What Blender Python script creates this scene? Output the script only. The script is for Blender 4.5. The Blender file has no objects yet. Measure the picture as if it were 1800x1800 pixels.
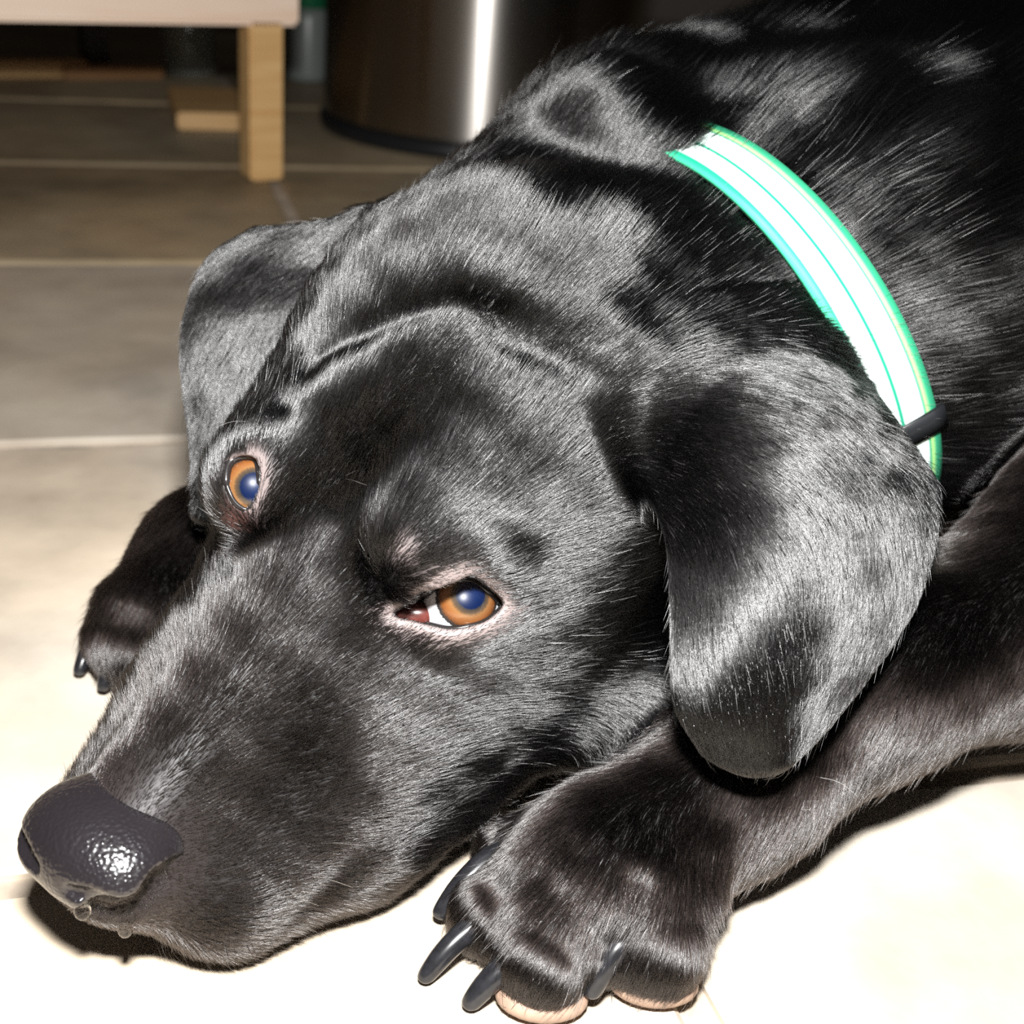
import bpy, bmesh, math, random
import numpy as np
from mathutils import Vector, Matrix
from mathutils.bvhtree import BVHTree

random.seed(7); RNG = np.random.default_rng(7)
SC = bpy.context.scene
COL = SC.collection
FUR = True
FUR_SCALE = 1.0

# ------------------------------------------------------------------ camera
F = 2400.0                                   # focal length in pixels of the 1800 frame
PITCH, ROLL, CAM_H = math.radians(25.5), math.radians(4.7), 0.265
fw = np.array([0, math.cos(PITCH), -math.sin(PITCH)]); rt0 = np.array([1.0, 0, 0]); up0 = np.cross(rt0, fw)
RT = math.cos(ROLL)*rt0 + math.sin(ROLL)*up0
UP = math.cos(ROLL)*up0 - math.sin(ROLL)*rt0
FW = fw; CAM = np.array([0, 0, CAM_H])
def ray(px, py): return FW + RT*(px-900)/F - UP*(py-900)/F
def at(px, py, d): return CAM + ray(px, py)*d
def on_floor(px, py, z=0.0):
    v = ray(px, py); return CAM + v*((z-CAM_H)/v[2])
def proj(P):
    Q = np.asarray(P, float) - CAM; d = Q @ FW
    return np.stack([900 + F*(Q@RT)/d, 900 - F*(Q@UP)/d], -1), d
cam_data = bpy.data.cameras.new('camera'); cam = bpy.data.objects.new('camera', cam_data); COL.objects.link(cam)
cam_data.sensor_width = 36; cam_data.lens = F/1800*36; cam_data.clip_start = 0.02
M = Matrix(((RT[0], UP[0], -FW[0]), (RT[1], UP[1], -FW[1]), (RT[2], UP[2], -FW[2])))
cam.matrix_world = Matrix.Translation(Vector(CAM)) @ M.to_4x4()
cam_data.dof.use_dof = True; cam_data.dof.focus_distance = 0.355; cam_data.dof.aperture_fstop = 15
SC.camera = cam

# ------------------------------------------------------------------ world, flash, exposure
w = bpy.data.worlds.new('world'); SC.world = w; w.use_nodes = True
w.node_tree.nodes['Background'].inputs[0].default_value = (0.9, 0.95, 1.0, 1)
w.node_tree.nodes['Background'].inputs[1].default_value = 0.025
fl = bpy.data.lights.new('camera_flash', 'AREA'); fl.shape = 'RECTANGLE'; fl.size = 0.045; fl.size_y = 0.03
fl.energy = 9.5; fl.color = (1.0, 1.0, 0.985)
flo = bpy.data.objects.new('camera_flash', fl); COL.objects.link(flo)
FLASH = CAM + UP*0.115 + RT*0.005 - FW*0.02
flo.location = FLASH
flo.rotation_euler = (Vector(at(900, 950, 0.42)) - Vector(FLASH)).to_track_quat('-Z', 'Y').to_euler()
SC.view_settings.view_transform = 'Standard'; SC.view_settings.look = 'None'
SC.cycles.use_denoising = False; SC.cycles.max_bounces = 6; SC.cycles.sample_clamp_indirect = 2.0
SC.view_settings.gamma = 1; SC.view_settings.use_curve_mapping = False; SC.view_settings.exposure = 0.0

# ------------------------------------------------------------------ helpers
def obj(name, me, mat=None, parent=None, **props):
    o = bpy.data.objects.new(name, me); COL.objects.link(o)
    if mat is not None:
        o.data.materials.clear(); o.data.materials.append(mat)
    if parent is not None: o.parent = parent
    for k, v in props.items(): o[k] = v
    return o
def mesh_np(name, V, Fc, smooth=True):
    me = bpy.data.meshes.new(name); me.from_pydata([tuple(map(float, v)) for v in V], [], [tuple(f) for f in Fc])
    if smooth: me.polygons.foreach_set('use_smooth', [True]*len(me.polygons))
    me.update(); return me
def bm_mesh(name, bm, smooth=False):
    me = bpy.data.meshes.new(name); bm.normal_update(); bm.to_mesh(me); bm.free()
    if smooth: me.polygons.foreach_set('use_smooth', [True]*len(me.polygons))
    return me
def box_bm(lo, hi, bev=0.002, seg=2):
    bm = bmesh.new(); bmesh.ops.create_cube(bm, size=1)
    lo, hi = np.array(lo, float), np.array(hi, float)
    for v in bm.verts: v.co = Vector(lo + (np.array(v.co)+0.5)*(hi-lo))
    if bev: bmesh.ops.bevel(bm, geom=bm.edges[:], offset=bev, segments=seg, affect='EDGES')
    return bm
def lathe(profile, n=48, cap=True):
    bm = bmesh.new(); rings = []
    for r, z in profile:
        rings.append([bm.verts.new((r*math.cos(2*math.pi*i/n), r*math.sin(2*math.pi*i/n), z)) for i in range(n)])
    for a, b in zip(rings, rings[1:]):
        for i in range(n): bm.faces.new((a[i], a[(i+1) % n], b[(i+1) % n], b[i]))
    if cap: bm.faces.new(rings[0][::-1]); bm.faces.new(rings[-1])
    return bm
def mat(name):
    m = bpy.data.materials.new(name); m.use_nodes = True
    nt = m.node_tree; return m, nt, nt.nodes['Principled BSDF']
def simple(name, col, rough=0.5, metal=0.0, noise=0.0, scale=20, **kw):
    m, nt, b = mat(name)
    b.inputs['Roughness'].default_value = rough; b.inputs['Metallic'].default_value = metal
    for k, v in kw.items(): b.inputs[k.replace('_', ' ')].default_value = v
    tc = nt.nodes.new('ShaderNodeTexCoord'); n = nt.nodes.new('ShaderNodeTexNoise'); n.inputs['Scale'].default_value = scale; n.inputs['Detail'].default_value = 5
    r = nt.nodes.new('ShaderNodeValToRGB'); c = np.array(col)
    r.color_ramp.elements[0].color = (*np.clip(c*(1-noise), 0, 1), 1); r.color_ramp.elements[1].color = (*np.clip(c*(1+noise), 0, 1), 1)
    r.color_ramp.elements[0].position = .3; r.color_ramp.elements[1].position = .7
    nt.links.new(tc.outputs['Object'], n.inputs['Vector']); nt.links.new(n.outputs['Fac'], r.inputs['Fac']); nt.links.new(r.outputs['Color'], b.inputs['Base Color'])
    return m
def norm(v): v = np.asarray(v, float); return v/np.linalg.norm(v, axis=-1, keepdims=True)
def catmull(P, n, closed=False):
    P = np.asarray(P, float); N = len(P); out = []
    segs = N if closed else N-1
    for i in range(segs):
        if closed: p0, p1, p2, p3 = P[(i-1) % N], P[i], P[(i+1) % N], P[(i+2) % N]
        else:
            p1, p2 = P[i], P[i+1]; p0 = P[i-1] if i else 2*p1-p2; p3 = P[i+2] if i+2 < N else 2*p2-p1
        for t in np.arange(n)/n:
            out.append(.5*((2*p1)+(-p0+p2)*t+(2*p0-5*p1+4*p2-p3)*t*t+(-p0+3*p1-3*p2+p3)*t**3))
    if not closed: out.append(P[-1])
    return np.array(out)
def tube_mesh(name, path, radii, n=10, closed=False):
    path = np.asarray(path); N = len(path); radii = np.broadcast_to(radii, (N,))
    if closed: T = norm(np.roll(path, -1, 0)-np.roll(path, 1, 0))
    else: T = norm(np.gradient(path, axis=0))
    u = np.cross(T[0], [0.3, 0.5, 0.81]); u /= np.linalg.norm(u); V, Fc = [], []
    for i in range(N):
        u = u - T[i]*(u@T[i]); u /= np.linalg.norm(u); v = np.cross(T[i], u)
        for j in range(n):
            a = 2*math.pi*j/n; V.append(path[i]+radii[i]*(math.cos(a)*u+math.sin(a)*v))
    for i in range(N if closed else N-1):
        k = (i+1) % N
        for j in range(n): Fc.append((i*n+j, i*n+(j+1) % n, k*n+(j+1) % n, k*n+j))
    if not closed: Fc.append(tuple(range(n))[::-1]); Fc.append(tuple((N-1)*n+j for j in range(n)))
    return mesh_np(name, V, Fc)

# ================================================================== SETTING
m_grout = simple('grout', (.40, .33, .26), .85, noise=.25, scale=60)
def slate():
    m, nt, b = mat('slate_tile'); N = nt.nodes; Lk = nt.links
    tc = N.new('ShaderNodeTexCoord'); oi = N.new('ShaderNodeObjectInfo')
    add = N.new('ShaderNodeVectorMath'); add.operation = 'ADD'
    sc = N.new('ShaderNodeMath'); sc.operation = 'MULTIPLY'; sc.inputs[1].default_value = 37
    Lk.new(oi.outputs['Random'], sc.inputs[0]); Lk.new(tc.outputs['Object'], add.inputs[0]); Lk.new(sc.outputs[0], add.inputs[1])
    n1 = N.new('ShaderNodeTexNoise'); n1.inputs['Scale'].default_value = 5; n1.inputs['Detail'].default_value = 7; n1.inputs['Distortion'].default_value = .6
    n2 = N.new('ShaderNodeTexNoise'); n2.inputs['Scale'].default_value = 28; n2.inputs['Detail'].default_value = 8
    for n in (n1, n2): Lk.new(add.outputs[0], n.inputs['Vector'])
    r = N.new('ShaderNodeValToRGB'); e = r.color_ramp.elements
    e[0].position = .25; e[0].color = (.30, .26, .21, 1); e[1].position = .72; e[1].color = (.60, .53, .42, 1)
    x = e.new(.5); x.color = (.46, .41, .33, 1)
    Lk.new(n1.outputs['Fac'], r.inputs['Fac'])
    mx = N.new('ShaderNodeMix'); mx.data_type = 'RGBA'; mx.blend_type = 'OVERLAY'; mx.inputs[0].default_value = .35
    Lk.new(r.outputs['Color'], mx.inputs[6]); Lk.new(n2.outputs['Fac'], mx.inputs[7])
    hs = N.new('ShaderNodeHueSaturation'); hs.inputs['Saturation'].default_value = .62
    vr = N.new('ShaderNodeMapRange'); vr.inputs['To Min'].default_value = .85; vr.inputs['To Max'].default_value = 1.12
    Lk.new(oi.outputs['Random'], vr.inputs['Value']); Lk.new(vr.outputs[0], hs.inputs['Value'])
    Lk.new(mx.outputs[2], hs.inputs['Color']); n3 = N.new('ShaderNodeTexNoise'); n3.inputs['Scale'].default_value = 3.2; n3.inputs['Detail'].default_value = 4; Lk.new(add.outputs[0], n3.inputs['Vector']); m2 = N.new('ShaderNodeMix'); m2.data_type = 'RGBA'; m2.blend_type = 'MULTIPLY'; m2.inputs[0].default_value = 1
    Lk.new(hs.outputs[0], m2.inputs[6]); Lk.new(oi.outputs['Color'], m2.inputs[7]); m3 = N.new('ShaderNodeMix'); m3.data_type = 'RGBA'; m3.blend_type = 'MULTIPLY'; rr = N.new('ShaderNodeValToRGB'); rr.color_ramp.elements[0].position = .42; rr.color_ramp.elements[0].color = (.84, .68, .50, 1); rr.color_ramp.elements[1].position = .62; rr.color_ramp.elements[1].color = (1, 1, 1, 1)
    Lk.new(n3.outputs['Fac'], rr.inputs['Fac']); Lk.new(m2.outputs[2], m3.inputs[6]); Lk.new(rr.outputs[0], m3.inputs[7]); m3.inputs[0].default_value = .55; Lk.new(m3.outputs[2], b.inputs['Base Color'])
    b.inputs['Roughness'].default_value = .55
    bp = N.new('ShaderNodeBump'); bp.inputs['Strength'].default_value = .25; bp.inputs['Distance'].default_value = .003
    ad = N.new('ShaderNodeMath'); Lk.new(n1.outputs['Fac'], ad.inputs[0]); Lk.new(n2.outputs['Fac'], ad.inputs[1])
    Lk.new(ad.outputs[0], bp.inputs['Height']); Lk.new(bp.outputs[0], b.inputs['Normal'])
    return m
m_tile = slate()
TA = math.radians(17.4); TU = np.array([math.cos(TA), math.sin(TA)]); TV = np.array([-math.sin(TA), math.cos(TA)])
PT, GR = .310, .0105
bm = box_bm((-2.6, -.9, -.06), (2.6, 3.0, -.0035), 0)
floor = obj('floor', bm_mesh('floor', bm), m_grout, kind='structure')
tile_me = []
for k in range(4):
    rg = np.random.default_rng(k); h = (PT-GR)/2; n = 9; bm = bmesh.new()
    top = []
    for ring, (ins, z) in enumerate([(0, -.008), (0, -.0016), (.0018, 0)]):
        pts = []
        for sd in range(4):
            for i in range(n):
                t = -1+2*i/n; p = [(t, -1), (1, t), (-t, 1), (-1, -t)][sd]
                pts.append(p)
        wob = rg.normal(0, .0006, len(pts)) if ring == 0 else wob
        top.append([bm.verts.new((p[0]*(h-ins+wo), p[1]*(h-ins+wo), z)) for p, wo in zip(pts, wob)])
    for a_, b_ in zip(top, top[1:]):
        for i in range(len(a_)): bm.faces.new((a_[i], a_[(i+1) % len(a_)], b_[(i+1) % len(a_)], b_[i]))
    bm.faces.new(top[-1])
    tile_me.append(bm_mesh('tile', bm)); tile_me[-1].materials.append(m_tile)
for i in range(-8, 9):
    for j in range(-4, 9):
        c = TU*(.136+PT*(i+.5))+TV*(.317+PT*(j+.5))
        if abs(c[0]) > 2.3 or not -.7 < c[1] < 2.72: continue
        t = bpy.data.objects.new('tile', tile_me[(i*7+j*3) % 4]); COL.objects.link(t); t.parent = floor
        g = .60+.2*RNG.random() if j >= 2 else (.86 if j == 1 else 1.18); t.color = (g*(1.10 if j >= 2 else 1.02), g*(.97 if j >= 2 else 1), g*(.74 if j >= 2 else .98), 1)  # rows dim with distance: flash falloff painted into tile tone, far rows also browner
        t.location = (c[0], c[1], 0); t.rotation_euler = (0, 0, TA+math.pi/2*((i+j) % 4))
m_wall = simple('dark_wall_paint', (.10, .065, .04), .7, noise=.15, scale=3)
obj('wall_back', bm_mesh('wall_back', box_bm((-2.6, 2.9, -.06), (2.6, 3.0, 2.4), 0)), m_wall, kind='structure')
for nm, x in (('wall_left', -2.7), ('wall_right', 2.6)): obj(nm, bm_mesh(nm, box_bm((x, -.9, -.06), (x+.1, 2.9, 2.4), 0)), m_wall, kind='structure')
obj('baseboard_back', bm_mesh('baseboard_back', box_bm((-2.6, 2.884, -.003), (2.6, 2.9, .09), .003)), simple('baseboard_paint', (.09, .06, .04), .5), kind='structure')

# ------------------------------------------------------------------ low bench, plank, jar, bottle, bin
def wood(name, c0, c1):
    m, nt, b = mat(name); N = nt.nodes; Lk = nt.links
    tc = N.new('ShaderNodeTexCoord'); mp = N.new('ShaderNodeMapping'); mp.inputs['Scale'].default_value = (3, 40, 40)
    n = N.new('ShaderNodeTexNoise'); n.inputs['Scale'].default_value = 2.2; n.inputs['Detail'].default_value = 6; n.inputs['Distortion'].default_value = .8
    r = N.new('ShaderNodeValToRGB'); r.color_ramp.elements[0].color = (*c0, 1); r.color_ramp.elements[1].color = (*c1, 1)
    r.color_ramp.elements[0].position = .3; r.color_ramp.elements[1].position = .7
    Lk.new(tc.outputs['Object'], mp.inputs[0]); Lk.new(mp.outputs[0], n.inputs['Vector']); Lk.new(n.outputs['Fac'], r.inputs['Fac']); Lk.new(r.outputs[0], b.inputs['Base Color'])
    b.inputs['Roughness'].default_value = .4; return m
m_ply = wood('pale_wood', (.90, .66, .50), (.97, .78, .63)); m_pine = wood('pine', (.62, .36, .14), (.74, .48, .22)); m_dark = wood('shaded_wood', (.02, .012, .008), (.035, .02, .012)); m_plank = wood('brown_plank', (.30, .14, .05), (.42, .22, .09))
def frame_at(name, p, ang, label, cat):
    o = bpy.data.objects.new(name, None); COL.objects.link(o); o.location = p; o.rotation_euler = (0, 0, ang); o['label'] = label; o['category'] = cat; return o
ZA = .127
pr, pl = on_floor(527, 47, ZA), on_floor(0, 39, ZA)
bang = math.atan2(pr[1]-pl[1], pr[0]-pl[0]); bench = frame_at('low_bench', (pr[0], pr[1], 0), bang, 'pale wooden low bench standing on a square pine leg at the back of the floor', 'bench')
obj('apron', bm_mesh('apron', box_bm((-1.1, 0, ZA), (0, .022, .30), .003)), m_ply, bench)
obj('top', bm_mesh('top', box_bm((-1.12, -.01, .30), (.02, .63, .325), .004)), m_ply, bench)
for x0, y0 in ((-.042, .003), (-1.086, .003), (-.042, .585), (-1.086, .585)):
    obj('leg', bm_mesh('leg', box_bm((x0, y0, 0.0005), (x0+.029, y0+.029, .30), .002)), m_pine if y0 < .1 else m_dark, bench)  # rear legs and stretcher near-black: shade under the bench put into their colour
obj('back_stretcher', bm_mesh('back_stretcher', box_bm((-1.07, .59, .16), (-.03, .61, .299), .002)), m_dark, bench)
q0, q1 = on_floor(312, 229), on_floor(446, 232); pang = math.atan2(q1[1]-q0[1], q1[0]-q0[0])
plk = box_bm((0, 0, .0005), (np.linalg.norm(q1-q0), .16, .017), .002)
pk = obj('wooden_plank', bm_mesh('wooden_plank', plk), m_pine, label='short pine plank lying flat on the floor under the bench behind its leg', category='plank')
pk.location = q0; pk.rotation_euler = (0, 0, pang)
q0 = on_floor(-60, 139); pk2 = obj('wooden_batten', bm_mesh('wooden_batten', box_bm((-.25, 0, .0005), (.105, .03, .018), .002)), m_pine, label='orange pine batten lying in the dark under the left of the bench', category='batten')
pk2.location = on_floor(-10, 138); pk2.rotation_euler = (0, 0, bang); pk2.scale = (1, 1, 1)
pk3 = obj('wooden_batten', bm_mesh('wooden_batten', box_bm((0, 0, .0005), (.115, .03, .014), .002)), m_plank, label='darker brown batten beside the orange one in the dark under the bench', category='batten')
pk3.location = on_floor(98, 139)+np.array([.01, 0, 0]); pk3.rotation_euler = (0, 0, bang)
m_glass = simple('jar_glass', (.85, .9, .85), .08, noise=.02); m_glass.node_tree.nodes['Principled BSDF'].inputs['Transmission Weight'].default_value = .8
jar = obj('glass_jar', bm_mesh('glass_jar', lathe([(.005, 0.0), (.026, .0), (.03, .004), (.03, .085), (.026, .095), (.024, .115), (.0265, .115), (.0285, .096), (.0325, .086), (.0325, .003), (.028, -.0025), (.005, -.0025)][::-1], 40, True), True), m_glass, label='clear glass jar standing in shadow on the floor behind the pine plank', category='jar')
jar.location = on_floor(322, 132, .0035)+np.array([0, .03, 0])
m_bot = simple('white_plastic', (.20, .22, .21), .35, noise=.05); m_cap = simple('green_plastic', (.01, .12, .05), .4)
bot = frame_at('plastic_bottle', on_floor(541, 142), 0, 'grey plastic bottle with green upper part between bench and steel bin', 'bottle')
obj('bottle_body', bm_mesh('bottle_body', lathe([(.02, .0005), (.026, .003), (.027, .01), (.027, .075), (.024, .086)], 32), True), m_bot, bot)
obj('bottle_shoulder', bm_mesh('bottle_shoulder', lathe([(.024, .086), (.0255, .088), (.025, .13), (.018, .15), (.012, .16), (.012, .17)], 32), True), m_cap, bot)
# steel bin
bf = on_floor(836, 284); bd = norm(np.array([bf[0]-FLASH[0], bf[1]-FLASH[1]])); BR = .165
bc = np.array([bf[0]+bd[0]*BR, bf[1]+bd[1]*BR, 0])
m_steel, nt, b = mat('brushed_steel'); b.inputs['Base Color'].default_value = (.46, .43, .40, 1); b.inputs['Metallic'].default_value = 1; b.inputs['Roughness'].default_value = .33; b.inputs['Anisotropic'].default_value = .93; b.inputs['Anisotropic Rotation'].default_value = .25; tg = nt.nodes.new('ShaderNodeTangent'); tg.direction_type = 'RADIAL'; tg.axis = 'Z'; nt.links.new(tg.outputs[0], b.inputs['Tangent'])
tc = nt.nodes.new('ShaderNodeTexCoord'); mp = nt.nodes.new('ShaderNodeMapping'); mp.inputs['Scale'].default_value = (6, 6, 300)
nz = nt.nodes.new('ShaderNodeTexNoise'); nz.inputs['Scale'].default_value = 3; nz.inputs['Detail'].default_value = 4
bp = nt.nodes.new('ShaderNodeBump'); bp.inputs['Strength'].default_value = .04; bp.inputs['Distance'].default_value = .001
nt.links.new(tc.outputs['Object'], mp.inputs[0]); nt.links.new(mp.outputs[0], nz.inputs['Vector']); nt.links.new(nz.outputs['Fac'], bp.inputs['Height']); nt.links.new(bp.outputs[0], b.inputs['Normal'])
m_black = simple('black_plastic', (.012, .013, .015), .35, noise=.1)
bin_ = frame_at('pedal_bin', bc, 0, 'round brushed steel bin with a black base ring behind the dog', 'bin')
obj('bin_body', bm_mesh('bin_body', lathe([(BR-.02, .012), (BR-.003, .013), (BR-.002, .02), (BR-.002, .60), (BR-.01, .61)], 96), True), m_steel, bin_)
obj('base_ring', bm_mesh('base_ring', lathe([(BR-.03, .0005), (BR+.002, .0005), (BR+.003, .004), (BR+.003, .012), (BR-.001, .015), (BR-.03, .015)], 96), True), m_black, bin_)
obj('lid', bm_mesh('lid', lathe([(BR-.01, .61), (BR+.002, .612), (BR+.002, .64), (BR-.03, .665), (.02, .675)], 96), True), m_black, bin_)

# ================================================================== THE DOG: sculpt as a distance field (millimetres)
# head frame: x = towards the nose, y = dog's left, z = up, origin between the eyes
HR = np.array([[-.518, .851, -.084], [-.777, -.510, -.370], [-.357, -.127, .925]])
u_, s_, vt_ = np.linalg.svd(HR); HR = u_ @ vt_
HS = 1.03
HO = np.array([-0.04304994, 0.32718881, 0.09737335])*1000
def hw(p): return HO + HS*(np.asarray(p, float) @ HR.T)           # head frame -> world mm
def hv(v): return np.asarray(v, float) @ HR.T
def atm(px, py, d): return at(px, py, d/1000.)*1000               # pixel + depth(mm) -> world mm
class Prim: pass
def rc(a, b, r1, r2, k, flow=None):
    p = Prim(); p.t = 'rc'; p.a = np.asarray(a, np.float32); p.b = np.asarray(b, np.float32); p.r1 = r1; p.r2 = r2; p.k = k
    p.flow = norm(flow) if flow is not None else norm(p.b-p.a); p.rad = max(r1, r2); return p
def el(c, R, r, k, flow):
    p = Prim(); p.t = 'el'; p.c = np.asarray(c, np.float32); p.R = np.asarray(R, np.float32); p.r = np.asarray(r, np.float32); p.k = k; p.flow = norm(flow); return p
def dist(p, X):
    if p.t == 'rc':
        ba = p.b-p.a; t = np.clip(((X-p.a)@ba)/(ba@ba), 0, 1)
        q = X-p.a-t[:, None]*ba
        return np.sqrt(np.einsum('ij,ij->i', q, q))-(p.r1+t*(p.r2-p.r1))
    q = (X-p.c)@p.R
    k0 = np.sqrt(((q/p.r)**2).sum(1)); k1 = np.sqrt(((q/p.r**2)**2).sum(1))+1e-9
    return k0*(k0-1)/k1
def smin(a, b, k):
    h = np.maximum(k-np.abs(a-b), 0)/k
    return np.minimum(a, b)-h*h*k*.25
def smax(a, b, k): return -smin(-a, -b, k)
def fold(prims, X):
    d = dist(prims[0], X)
    for p in prims[1:]:
        if p.t == 'rc':                                  # skip points the primitive cannot reach
            c = (p.a+p.b)*.5; R2 = float(np.linalg.norm(p.b-p.a))*.5+p.rad
        else: c = p.c; R2 = float(p.r.max())
        q = X-c; far = np.sqrt(q[:, 0]**2+q[:, 1]**2+q[:, 2]**2)-R2
        idx = np.nonzero(far < d+p.k)[0]
        if len(idx) > .8*len(X): d = smin(d, dist(p, X), p.k)
        elif len(idx): d[idx] = smin(d[idx], dist(p, X[idx]), p.k)
    return d
I3 = np.eye(3)
def hel(c, r, k, flow=(-1, 0, 0), tilt=None):
    Rl = HR if tilt is None else HR @ tilt
    return el(hw(c), Rl, np.array(r)*HS, k, hv(flow))
def hrc(a, b, r1, r2, k, flow=(-1, 0, 0)): return rc(hw(a), hw(b), r1*HS, r2*HS, k, hv(flow))
def rotz(d): c, s = math.cos(math.radians(d)), math.sin(math.radians(d)); return np.array([[c, -s, 0], [s, c, 0], [0, 0, 1]])
def roty(d): c, s = math.cos(math.radians(d)), math.sin(math.radians(d)); return np.array([[c, 0, s], [0, 1, 0], [-s, 0, c]])

def on_plane(px, py, y):                       # where the view ray of a photo point meets head-frame plane y
    o = (CAM*1000-HO) @ HR/HS; v = ray(px, py) @ HR
    return hw(o+v*((y-o[1])/v[1]))
EYES = [on_plane(808, 1063, 29.5), on_plane(443, 857, -29.5)]
EYES = [E+norm(CAM*1000-E)*f for E, f in zip(EYES, (5.5, 3.0))]
EYE_R = 11.2
head = [hel((-62, 0, -2), (60, 56, 50), 1, (-1, 0, .15))]
head += [hel((-100, 0, 2), (38, 42, 38), 18)]
for s in (1, -1):
    f = (-1, .35*s, -.1)
    head += [hel((-46, 37*s, -28), (50, 29, 44), 16, f),
             hel((-10, 25*s, 10), (22, 17, 16), 16, (-1, .25*s, .35)),
             hrc((-30, 37*s, -22), (32, 20*s, -27), 17, 16, 14, f),
             hrc((-34, 30*s, -58), (40, 21*s, -56), 31, 28, 16, (-1, .3*s, -.25)),
             hrc((8, 17*s, -46), (74, 14*s, -47), 28, 21.5, 14, (-1, .25*s, -.25))]
head += [hrc((-8, 0, -5), (91, 0, -27.5), 19.5, 16.8, 14, (-1, 0, .1)),
         hrc((-60, 0, -52), (68, 0, -62), 36, 15, 14, (-1, 0, -.2)),
         hrc((74, 0, -36), (89, 0, -34), 17, 11.5, 10, (-1, 0, -.2)),
         hrc((-120, 10, -46), (-40, 12, -54), 52, 46, 20, (-1, 0, -.2)),
         rc(EYES[0], EYES[0]+.1, 12.9, 12.9, 9, hv((-1, .4, .1))), rc(EYES[1], EYES[1]+.1, 12.9, 12.9, 9, hv((-1, -.4, .1)))]
# neck and trunk
NC = atm(1417, 555, 492); NN = norm(np.array([.75, .49, .46]))
body = [rc(hw((-85, 0, -12)), NC, 56, 72, 1, NN), rc(NC, NC+np.array([92, 74, 8]), 74, 90, 30, NN+np.array([0, 0, -.3])),
        rc(hw((-75, -30, 0)), atm(1040, 335, 510), 37, 40, 20, NN),
        rc(atm(1150, 320, 530), atm(1480, 240, 640), 38, 72, 50, NN),
        rc(atm(1055, 215, 466), atm(1168, 292, 437), 19, 11, 18, NN),
        rc(atm(1140, 1235, 412), atm(1400, 1060, 450), 26, 44, 25, norm(np.array([.5, .5, -.4])))]
BK = NC+np.array([110, 100, 2])
body += [rc(BK, BK+np.array([120, 260, -5]), 98, 106, 60, np.array([.5, .85, 0])),
         rc(BK+np.array([120, 260, -5]), BK+np.array([300, 520, -5]), 106, 105, 60, np.array([.5, .85, 0]))]
# near foreleg lying on the floor
wr = atm(1300, 1372, 388); fa = atm(1520, 1212, 405); eb = atm(1860, 1075, 440)
pc = on_floor(1070, 1530, .022)*1000
dn_ = np.array([0, 0, -.95])
leg = [rc(fa, wr, 23, 22, 1, norm(wr-fa)+dn_), rc(eb, fa, 33, 23, 20, norm(fa-eb)+dn_), rc(wr, pc, 22, 23, 14, norm(pc-wr)+dn_*.4),
       rc(eb+np.array([90, 90, 60]), eb, 70, 34, 25, norm(fa-eb)+dn_)]
toes_px = [((1010, 1452), (890, 1502)), ((985, 1535), (862, 1608)), ((1025, 1590), (955, 1692)), ((1128, 1560), (1155, 1674))]
toes_r = [(13, 9), (14, 10.5), (15, 11.5), (15, 11.5)]
for (a, b), (r1, r2) in zip(toes_px, toes_r):
    A = on_floor(*a, (r1+2)/1000)*1000; B = on_floor(*b, (r2)/1000)*1000
    leg.append(rc(pc*.4+A*.6, B, r1+3, r2, 11, norm(B-A)+np.array([0, 0, -1.0])))
# far foreleg
pc2 = on_floor(295, 1080, .018)*1000; wr2 = on_floor(370, 985, .026)*1000
leg2 = [rc(wr2, pc2, 23, 21, 1), rc(wr2+np.array([95, 120, 20]), wr2, 36, 24, 14)]
for a, b, r1, r2 in [((225, 1085), (195, 1125), 12, 9), ((255, 1110), (228, 1145), 14, 11), ((300, 1110), (270, 1160), 14, 12), ((340, 1090), (330, 1140), 13, 11)]:
    leg2.append(rc(on_floor(*a, .016)*1000, on_floor(*b, .012)*1000, r1, r2, 9))

# ears: thin leather sheets
def sheet(net, nu=40, nv=48):
    P = np.array([[atm(*c) for c in row] for row in net])
    A = np.array([catmull(P[:, j], 6) for j in range(P.shape[1])]).transpose(1, 0, 2)
    return np.array([catmull(A[i], 6) for i in range(len(A))])
ear_near_net = [
 [(1110, 725, 376), (1200, 640, 384), (1305, 592, 394), (1410, 600, 410), (1500, 672, 424)],
 [(1145, 830, 360), (1245, 770, 355), (1360, 745, 357), (1480, 752, 367), (1595, 805, 383)],
 [(1190, 930, 352), (1300, 895, 344), (1410, 885, 345), (1530, 885, 356), (1630, 885, 375)],
 [(1202, 1050, 346), (1300, 1030, 338), (1410, 1020, 339), (1515, 1015, 350), (1602, 1025, 367)],
 [(1203, 1160, 342), (1290, 1150, 336), (1380, 1145, 338), (1470, 1135, 347), (1550, 1120, 360)],
 [(1210, 1240, 342), (1270, 1250, 338), (1340, 1250, 339), (1405, 1240, 345), (1465, 1232, 353)],
 [(1252, 1310, 344), (1282, 1328, 343), (1322, 1342, 343), (1365, 1335, 345), (1408, 1298, 349)]]
ear_far_net = [
 [(450, 415, 468), (520, 410, 460), (590, 400, 452), (650, 390, 446)],
 [(372, 470, 468), (440, 475, 458), (520, 480, 452), (590, 475, 448)],
 [(336, 580, 462), (390, 570, 452), (455, 560, 447), (515, 545, 446)],
 [(338, 680, 458), (375, 680, 449), (420, 670, 446), (470, 640, 446)],
 [(350, 780, 455), (375, 780, 448), (402, 760, 446), (435, 720, 446)],
 [(352, 860, 452), (366, 865, 447), (380, 845, 445), (400, 805, 445)],
 [(350, 900, 450), (360, 908, 447), (371, 908, 446), (386, 880, 446)]]
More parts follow.
